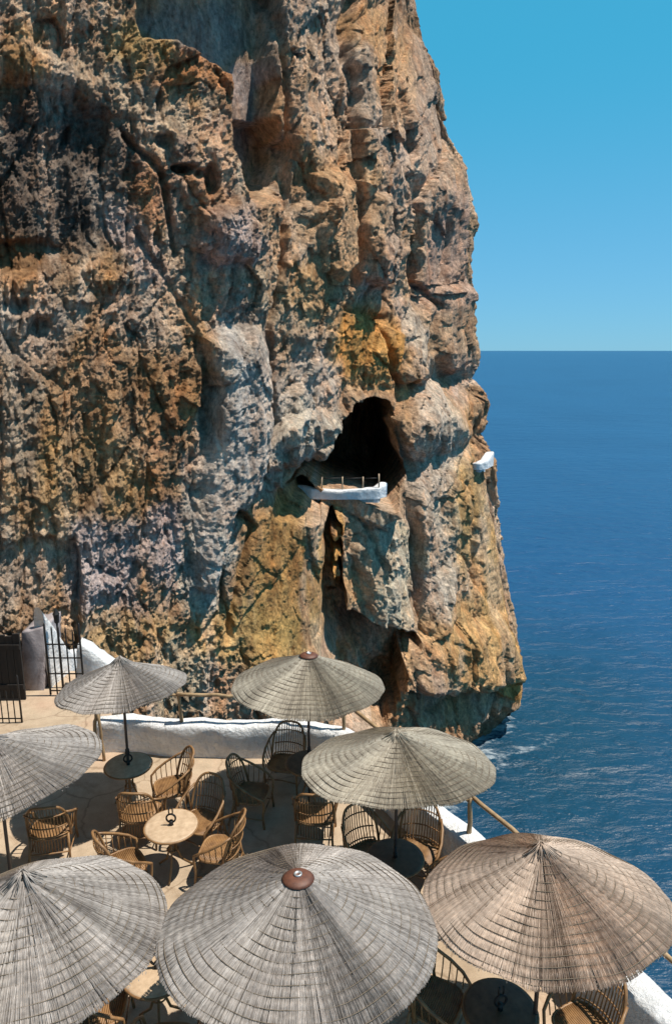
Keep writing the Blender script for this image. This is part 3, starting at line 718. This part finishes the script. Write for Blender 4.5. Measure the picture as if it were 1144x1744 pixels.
def build_shade_panel():  # added dark panel in place of the shaded opening
    Y = 13.25; t = empty('opening_shade_panel', (atY(4, 1200, Y).x, Y, 0)); tag(t, 'near-black panel standing for the shade in the cave entrance at the left edge', 'opening_shade')
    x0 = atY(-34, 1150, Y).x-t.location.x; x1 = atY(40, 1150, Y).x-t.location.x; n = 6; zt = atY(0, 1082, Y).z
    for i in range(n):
        a = x0+(x1-x0)*i/n; MB().box((a+.004, 0, .01), (a+(x1-x0)/n-.004, .045, zt-.03*math.sin(i*2.1))).build('panel_board', M['opening_shade'], t, False)
    for z in (.25, zt-.3): MB().box((x0+.01, -.03, z), (x1-.01, -.002, z+.1)).build('panel_batten', M['opening_shade'], t, False)
build_shade_panel()
def build_grille():
    Y = 12.35
    x0 = atY(-28, 1220, Y).x; x1 = atY(37, 1220, Y).x; t = empty('iron_grille', ((x0+x1)/2, Y, 0)); wdt = x1-x0
    tag(t, 'low black iron grille before the dark cave doorway at the left edge', 'grille')
    for i in range(7):
        x = -wdt/2+wdt*i/6; r = .018 if i == 6 else .011; zt = 0.62 if i < 6 else 0.95
        MB().tube([(x, 0, 0), (x, 0, zt), (x, 0, zt+.05)], [r, r, .002], 6).build('bar', M['iron'], t)
    for z in (.1, .5): MB().box((-wdt/2, -.03, z-.012), (wdt/2, -.02, z+.012)).build('cross_rail', M['iron'], t, False)
build_grille()

# ------------------------------------------------------------------ balconies in the cliff
def build_balcony():
    F3 = [on_cliff(a_, 846) for a_ in (515, 545, 575, 605, 640)]
    Y = sorted(f.y for f in F3)[2] - 0.15
    pts = [(503, 828), (530, 833), (570, 832), (610, 832), (640, 828), (653, 822)]
    P3 = [atY(a, b, Y + dy) for (a, b), dy in zip(pts, (.5, .1, 0, 0, .1, .5))]
    path = [(p.x, p.y) for p in P3]
    zt = P3[2].z
    o = mesh_obj('balcony_wall', wall_mesh(path, 0.35, lambda s: zt+0.04*math.cos(s*6)+.10*sstep(.85, 1, s), zt-0.40, seed=23), M['white'])
    tag(o, 'white balcony parapet across the mouth of the cliff cave', 'wall')
    t = empty('balcony_railing', tuple(P3[2])); tag(t, 'thin post railing on the white parapet of the cave mouth', 'railing')
    l = P3[2]
    for a, b, c in ((548, 812, 832), (583, 812, 832), (618, 812, 832), (645, 807, 826)):
        p = atY(a, c, Y+.05); q = atY(a, b, Y+.05)
        MB().tube([p-l-Vector((0, 0, .2)), q-l], .03, 6).build('post', M['tabletop'], t)
    for a, b in ((548, 583), (583, 618), (618, 645)):
        p = atY(a, 815, Y+.05); q = atY(b, 814, Y+.05)
        MB().tube([p-l, q-l], .016, 6).build('rail', M['iron'], t)
    # second balcony on the seaward corner
    Y = on_cliff(812, 800).y-.08
    P3 = [atY(a, b, yy) for a, b, yy in ((799, 789, Y+.4), (812, 782, Y-.3), (824, 775, Y), (834, 769, Y+1.2))]
    zt = sum(p.z for p in P3)/4
    o = mesh_obj('balcony_wall', wall_mesh([(p.x, p.y) for p in P3], 0.5, lambda s: P3[0].z+(P3[3].z-P3[0].z)*s, zt-0.62, seed=29), M['white'])
    tag(o, 'small white balcony parapet on the seaward corner of the cliff', 'wall')
build_balcony()

# ------------------------------------------------------------------ parasols
def thatch(Rr, h, seed, n_straw=1600):
    rr = random.Random(seed); V = []; F = []; Cc = []
    nr = 13
    ph = rr.uniform(0, 6.28); wob = [rr.uniform(.6, 1.2) for _ in range(12)]
    def zsurf_np(q, a):
        return h*(1-q)*(1-.06*q) + q*(.018*np.sin(2*a+ph*3)+.014*np.sin(3*a+ph*7)) + .012*np.sin(q*7+ph)*q + .012*q*q*np.cos(a*10+ph) - .015*np.maximum(0, q-.86)/.14
    def zsurf(r, a): return float(zsurf_np(r/Rr, a))
    rings_r = [Rr*(.12+.86*(k+.5)/nr) for k in range(nr)]+[Rr*.985]
    # under-layer
    nA = 120; rad = [0.03]+[Rr*.96*(k+1)/12 for k in range(12)]
    for side in (0, 1):
        b = len(V)
        for r in rad:
            for k in range(nA):
                a = 2*math.pi*k/nA; V.append((r*math.cos(a), r*math.sin(a), zsurf(r, a)-.012-.014*side)); Cc.append(.25)
        for i in range(len(rad)-1):
            for k in range(nA):
                q = (b+i*nA+k, b+i*nA+(k+1) % nA, b+(i+1)*nA+(k+1) % nA, b+(i+1)*nA+k)
                F.append(q if not side else q[::-1])
    sector = np.array([rr.uniform(-.14, .14) for _ in range(24)])
    ng = np.random.default_rng(seed); n_ = n_straw
    A = 2*np.pi*(np.arange(n_)+ng.uniform(-.6, .6, n_))/n_
    tier = ng.random(n_)
    r0 = Rr*np.where(tier < .25, ng.uniform(.04, .12, n_), np.where(tier < .55, ng.uniform(.2, .4, n_), ng.uniform(.42, .7, n_)))
    r1 = Rr*(1+ng.normal(0, .0028, n_)+.007*np.sin(A*5+ph)+.005*np.sin(A*3+2*ph)+.003*np.sin(A*17+ph))
    wd = ng.uniform(.0030, .0050, n_)*Rr/1.2; lift = ng.uniform(0, .008, n_); da = ng.normal(0, .012, n_)
    shade = np.clip(ng.normal(.52, .15, n_)+sector[(A/6.2832*24).astype(int) % 24], 0, 1); shade = np.where(ng.random(n_) < .05, shade*.3, shade)
    ns = 27; T = np.linspace(0, 1, ns)[None, :]
    rr_ = r0[:, None]+(r1-r0)[:, None]*T; aa = A[:, None]+da[:, None]*(T-.5); ss = rr_/Rr
    phs = (ss-.12)/.86*nr + .10*np.sin(aa*4+ph*2)+.07*np.sin(aa*9+ph*5)
    amp = .6+.4*np.sin(aa*3+ph*4)*np.sin(ss*5+ph)
    zz = zsurf_np(ss, aa) + lift[:, None]*(.4+.6*(1-T)) + .0058*amp*np.cos(2*np.pi*phs)
    wk = np.broadcast_to(wd[:, None], rr_.shape)
    pts = np.stack([np.stack([rr_*np.cos(aa)+s_*np.sin(aa)*wk, rr_*np.sin(aa)-s_*np.cos(aa)*wk, zz+(.005 if s_ == 0 else -.004)], -1) for s_ in (1, 0, -1)], 2)   # straw, segment, 3, xyz
    sh = np.clip(shade[:, None] + .17*amp*np.cos(2*np.pi*phs+.7) - .12*(T > .97), 0, 1)
    b = len(V); V.extend(map(tuple, pts.reshape(-1, 3).tolist())); Cc.extend(np.repeat(sh.reshape(-1), 3).tolist())
    base_i = (b + (np.arange(n_)[:, None]*ns + np.arange(ns-1)[None, :])*3).reshape(-1)
    F.extend(np.stack([base_i, base_i+3, base_i+4, base_i+1], -1).tolist()); F.extend(np.stack([base_i+1, base_i+4, base_i+5, base_i+2], -1).tolist())
    # broken ends hanging at the rim
    for i in range(220):
        a = rr.uniform(0, 6.2832); r = Rr*rr.uniform(.95, 1.0); z = zsurf(r, a)-.01; ln = rr.uniform(.006, .024)
        ca, sa = math.cos(a), math.sin(a); b = len(V); wk = .005; dr = rr.uniform(0, .012)
        V.extend([(r*ca+sa*wk, r*sa-ca*wk, z), (r*ca-sa*wk, r*sa+ca*wk, z), ((r+dr)*ca, (r+dr)*sa, z-ln)]); Cc.extend((.35,)*3); F.append((b, b+1, b+2))
    me = bpy.data.meshes.new('thatch'); me.from_pydata(V, [], F); me.update()
    a = me.color_attributes.new('Col', 'FLOAT_COLOR', 'POINT')
    buf = np.ones((len(V), 4), np.float32); buf[:, :3] = np.array(Cc, np.float32)[:, None]; a.data.foreach_set('color', buf.reshape(-1))
    return me, zsurf, rings_r
def parasol(px, py, wpx, mat, label, seed, tilt=(0, 0), base='table', zr=2.05, h=0.5, cap='rust'):
    c = at(px, py, zr); d = c.y*CP+(CAM_Z-zr)*SP; Rr = wpx*d/FPX/2
    t = empty('straw_parasol', (c.x, c.y, 0), 0); tag(t, label, 'parasol', 'straw parasols over the terrace tables')
    # pole leans with the tilt about its foot
    piv = Vector((0, 0, zr))
    ex, ey = R(tilt[0]), R(tilt[1])
    me, zs, rings = thatch(Rr, h, seed)
    can = mesh_obj('thatch', me, M[mat], t); can.location = piv; can.rotation_euler = (ex, ey, 0); tag(can, kind='stuff')
    st = MB()
    for r in rings: st.tube([((r+.006*math.sin(k*.35+r*5))*math.cos(2*math.pi*k/72), (r+.006*math.sin(k*.35+r*5))*math.sin(2*math.pi*k/72), zs(r, 2*math.pi*k/72)+.004+.004*math.sin(k*.7+r*9)) for k in range(72)], .0042, 4, closed=True)
    o = st.build('stitching', M['thread'], t); o.location = piv; o.rotation_euler = (ex, ey, 0)
    for k in range(8):
        a = 2*math.pi*k/8+.2
        o = MB().tube([(.04*math.cos(a), .04*math.sin(a), h-.07), (Rr*.55*math.cos(a), Rr*.55*math.sin(a), zs(Rr*.55, a)-.05), (Rr*.95*math.cos(a), Rr*.95*math.sin(a), zs(Rr*.95, a)-.04)], .011, 6).build('rib', M['log'], t)
        o.location = piv; o.rotation_euler = (ex, ey, 0)
        o = MB().tube([(.03*math.cos(a), .03*math.sin(a), -.12), (Rr*.5*math.cos(a), Rr*.5*math.sin(a), zs(Rr*.5, a)-.06)], .008, 5).build('strut', M['log'], t)
        o.location = piv; o.rotation_euler = (ex, ey, 0)
    MB().tube([(0, 0, 0.02), (0, 0, zr-.3), (0, 0, zr+h-.03)], .021, 10).build('pole', M['pole'], t)
    if cap == 'rust':
        o = MB().lathe([(.02, h-.055), (.135, h-.055), (.145, h-.04), (.125, h-.026), (.11, h-.012), (.06, h-.006), (.03, h-.004)], 18).build('cap', M['rust'], t)
        o.location = piv; o.rotation_euler = (ex, ey, 0)
        o = MB().lathe([(.036, h-.01), (.036, h+.012), (.024, h+.012), (.024, h-.006)], 14).build('tube_end', M['steel'], t); o.location = piv; o.rotation_euler = (ex, ey, 0)
    else:
        tf = MB(); rr = random.Random(seed+5)
        for k in range(70):
            a = rr.uniform(0, 6.28); r1 = rr.uniform(.08, .2); tf.tube([(.015*math.cos(a), .015*math.sin(a), h+rr.uniform(.01, .06)), (.05*math.cos(a), .05*math.sin(a), h+rr.uniform(0, .03)), (r1*math.cos(a), r1*math.sin(a), zs(r1, a)+.012)], [.006, .006, .004], 3)
        o = tf.build('tuft', M[mat], t); a_ = o.data.color_attributes.new('Col', 'FLOAT_COLOR', 'POINT')
        for dd in a_.data: v = rr.uniform(.1, .7); dd.color = (v, v, v, 1)
        tag(o, kind='stuff'); o.location = piv; o.rotation_euler = (ex, ey, 0)
    if base == 'foot':
        MB().lathe([(.20, 0.004), (.205, .03), (.19, .055), (.05, .075), (.035, .28), (.024, .28)], 20).build('foot', M['iron'], t)
    return t, c
U = {}
U[1] = parasol(209, 1169, 216, 'straw_grey', 'small grey straw parasol whose pole stands in the table nearest the bar gate', 11, (-6, -4), cap='tuft', h=.42)
U[2] = parasol(525, 1166, 258, 'straw_pale', 'pale straw parasol with scalloped rim by the middle of the far parapet', 12, (-4, 1), h=.5)
U[3] = parasol(676, 1301, 326, 'straw_pale', 'broad flat-topped beige straw parasol overhanging the corner of the sea-side parapet', 13, (-9, -1), h=.38, cap='tuft')
U[4] = parasol(-2, 1316, 336, 'straw_grey', 'grey straw parasol cut by the left edge, below the bar gate', 14, (-3, -8), cap='tuft', h=.46, base='foot')
U[5] = parasol(46, 1596, 464, 'straw_grey', 'large grey straw parasol in the bottom left corner with tufted peak', 15, (-7, -1), cap='tuft', h=.56, base='foot')
U[6] = parasol(508, 1578, 468, 'straw_grey', 'large grey straw parasol at the bottom middle with rust brown hub', 16, (-5, 0), h=.5, base='foot')
U[7] = parasol(926, 1528, 412, 'straw_warm', 'warm pinkish straw parasol at the bottom right over the sea-side parapet', 17, (-9, -4), cap='tuft', h=.48, base='foot')

# ------------------------------------------------------------------ tables
def make_table():
    t = empty('cane_table', (0, 0, 0)); r = .35
    top = MB().lathe([(.02, .700), (r-.02, .700), (r, .706), (r+.004, .716), (r, .727), (r-.02, .731), (.02, .731)], 32).build('table_top', M['tabletop'], t)
    MB().tube([((r+.008)*math.cos(2*math.pi*k/40), (r+.008)*math.sin(2*math.pi*k/40), .712) for k in range(40)], .014, 6, closed=True).build('rim', M['cane'], top)
    for k in range(3):
        a = 2*math.pi*k/3+.5
        MB().tube([(.09*math.cos(a), .09*math.sin(a), .70), (.05*math.cos(a), .05*math.sin(a), .38), (.12*math.cos(a), .12*math.sin(a), .16), (.27*math.cos(a), .27*math.sin(a), .012)], .015, 7).build('leg', M['cane_dark'], t)
    MB().tube([(.075*math.cos(2*math.pi*k/20), .075*math.sin(2*math.pi*k/20), .36) for k in range(20)], .010, 5, closed=True).build('leg_ring', M['cane_dark'], t)
    s = MB().tube([(0, 0, .72), (0, 0, .80)], .028, 10).build('socket', M['iron'], t)
    MB().tube([(.062*math.cos(2*math.pi*k/20), 0.0, .835+.062*math.sin(2*math.pi*k/20)) for k in range(20)], .013, 6, closed=True).build('ring', M['iron'], s)
    for sx_ in (-1, 1): MB().tube([(sx_*.022, 0, .89), (sx_*.026, 0, .94), (sx_*.022, 0, 1.0)], .009, 6).build('prong', M['iron'], s)
    return t
tab0 = make_table(); used_t = [False]
shaded_top = [c_ for c_ in tab0.children if c_.name.startswith('table_top')][0].data.copy(); shaded_top.materials[0] = M['tabletop_shaded']
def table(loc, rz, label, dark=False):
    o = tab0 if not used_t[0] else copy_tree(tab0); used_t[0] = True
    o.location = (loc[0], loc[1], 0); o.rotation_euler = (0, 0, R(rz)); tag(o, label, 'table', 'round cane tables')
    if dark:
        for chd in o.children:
            if chd.name.startswith('table_top'): chd.data = shaded_top; chd['label'] = 'table top coloured darker for the parasol shade'
    return o
T2 = at(292, 1405, .73)
table((U[1][1].x, U[1][1].y), 20, 'round cane table under the small grey parasol nearest the bar gate')
table((T2.x, T2.y), 0, 'round cane table in full sun with a bare iron socket, chairs all round')
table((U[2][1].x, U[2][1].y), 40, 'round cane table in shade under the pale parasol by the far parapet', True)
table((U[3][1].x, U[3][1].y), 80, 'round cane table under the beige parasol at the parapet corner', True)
T5 = at(268, 1648, .73)
table((T5.x, T5.y), 10, 'round cane table seen in the gap between the two large grey parasols')
T6 = (1.60, 5.62)
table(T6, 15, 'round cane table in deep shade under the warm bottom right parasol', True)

# ------------------------------------------------------------------ rattan chairs
def arc_pts(f, n): return [f(k/(n-1)) for k in range(n)]
def make_chair():
    """faces -Y; seat 0.40 m, arched back 0.96 m"""
    t = empty('rattan_chair', (0, 0, 0))
    W = .27; SD = .25
    def back(s):   # arched back frame, s 0..1, left foot of arch to right
        a = math.pi*s
        x = -W*1.04*math.copysign(abs(math.cos(a))**.55, math.cos(a)); z = .36+.60*abs(math.sin(a))**.62
        y = .20+.13*(z-.36)/.6 - .10*(abs(x)/W)**2.2
        return Vector((x, y, z))
    MB().tube(arc_pts(back, 23), .019, 7).build('back_frame', M['cane'], t)
    nb = 13
    for k in range(nb):
        x = -W*.86+2*W*.86*k/(nb-1)
        s = min(range(400), key=lambda q: (abs(back(q/399).x-x) + (0 if back(q/399).z > .6 else 5)))/399
        tp = back(s); yb = .205-.09*(abs(x)/W)**2.2
        MB().tube([(x, yb, .17), (x, yb+.005, .40), (x, (yb+.01+tp.y)/2+.012, .66), (tp.x, tp.y, tp.z)], .0078, 5).build('slat', M['cane'], t)
    for z in (.44, .60, .80):
        pts = []
        for k in range(9):
            x = -W*.95+2*W*.95*k/8; pts.append((x, .22+.13*(z-.36)/.6-.10*(abs(x)/W)**2.2+.012, z))
        MB().tube(pts, .010, 5).build('back_band', M['cane'], t)
    # seat: woven cane over a hoop
    hoop = [(W*1.0*math.copysign(abs(math.cos(a))**.6, math.cos(a)), -.03+SD*math.copysign(abs(math.sin(a))**.6, math.sin(a)), .40) for a in [2*math.pi*k/28 for k in range(28)]]
    se = MB().tube(hoop, .018, 6, closed=True).build('seat_frame', M['cane'], t)
    wv = MB()
    for k in range(22):
        y = -.03-SD*.93+2*SD*.93*k/21; wx_ = W*.97*(1-abs((y+.03)/SD)**3.3*.45)
        wv.tube([(-wx_, y, .405), (-wx_*.4, y, .385), (wx_*.4, y, .385), (wx_, y, .405)], .0125, 5)
    tag(wv.build('seat_weave', M['cane'], t), kind='stuff')
    for s in (-1, 1):
        # arm sweeps from the back arch forward and down into the front leg
        MB().tube([(s*W*1.0, .215, .80), (s*W*1.16, .10, .725), (s*W*1.24, -.06, .635), (s*W*1.20, -.20, .555), (s*W*1.07, -.295, .48), (s*W*1.0, -.30, .38), (s*W*.98, -.28, .20), (s*W*1.02, -.30, .008)],
                  [.016, .018, .019, .019, .018, .017, .017, .017], 7).build('arm', M['cane'], t)
        for k in range(5):
            u = k/4; y = .10-.32*u
            MB().tube([(s*W*1.0, y, .40), (s*W*(1.08+.08*math.sin(math.pi*u)), y, .52), (s*W*(1.16+.08*math.sin(math.pi*u)), y, .72-.18*u)], .0075, 5).build('arm_slat', M['cane'], t)
        MB().tube([(s*W*.95, .16, .42), (s*W*.97, .20, .20), (s*W*1.02, .26, .008)], .017, 7).build('leg', M['cane'], t)
        MB().tube([(s*W*.98, -.28, .15), (s*W*.98, .21, .15)], .010, 6).build('stretcher', M['cane'], t)
    MB().tube([(-W*.97, .215, .17), (0, .225, .17), (W*.97, .215, .17)], .011, 6).build('stretcher', M['cane'], t)
    MB().tube([(-W*.98, -.28, .22), (0, -.285, .25), (W*.98, -.28, .22)], .011, 6).build('stretcher', M['cane'], t)
    return t
ch0 = make_chair(); used_c = [False]
def chair(x, y, rz, label):
    o = ch0 if not used_c[0] else copy_tree(ch0); used_c[0] = True
    o.location = (x, y, 0); o.rotation_euler = (0, 0, R(rz)); tag(o, label, 'chair', 'rattan armchairs')
u1, u2, u3, u4 = U[1][1], U[2][1], U[3][1], U[4][1]
chair(-2.52, 9.72, -68, 'rattan armchair with its back to the far parapet, right of the table nearest the gate')
chair(T2.x+.30, T2.y+.54, -28, 'tall arched rattan armchair behind the sunlit table, slatted back in full sun')
chair(T2.x+.68, T2.y-.06, -98, 'rattan armchair on the right of the sunlit table, seat in full sun')
chair(T2.x-.58, T2.y-.36, 125, 'rattan armchair at the near left of the sunlit table, seat turned away from the viewer')
chair(-2.84, 9.05, 178, 'rattan armchair seen from behind between the gate table and the sunlit table')
chair(-4.02, 8.72, 190, 'rattan armchair seen from behind below the rim of the left-edge parasol')
chair(-.82, 10.38, -14, 'arched rattan armchair against the far parapet beneath the pale parasol')
chair(-1.32, 9.55, 80, 'rattan armchair in shade left of the table beneath the pale parasol')
chair(-.30, 9.02, 176, 'shaded rattan armchair with its back to us just left of the beige parasol')
chair(1.10, 8.28, -20, 'dark shaded rattan armchair beside the sea-side parapet under the beige parasol')
chair(.42, 8.22, 35, 'rattan armchair under the near rim of the beige parasol on sunlit floor')
chair(1.45, 7.52, -95, 'rattan armchair showing between beige and warm parasols close to the parapet')
chair(T5.x+.22, T5.y-.62, 182, 'rattan armchair at the bottom edge with its slatted back to us below the gap table')
chair(T5.x-.60, T5.y-.12, 98, 'rattan armchair left of the gap table, half under the bottom left parasol')
chair(2.50, 5.72, -62, 'rattan armchair beneath the warm parasol, its back next to the white parapet')
chair(1.02, 6.02, 62, 'rattan armchair half hidden between the bottom middle and warm parasols')
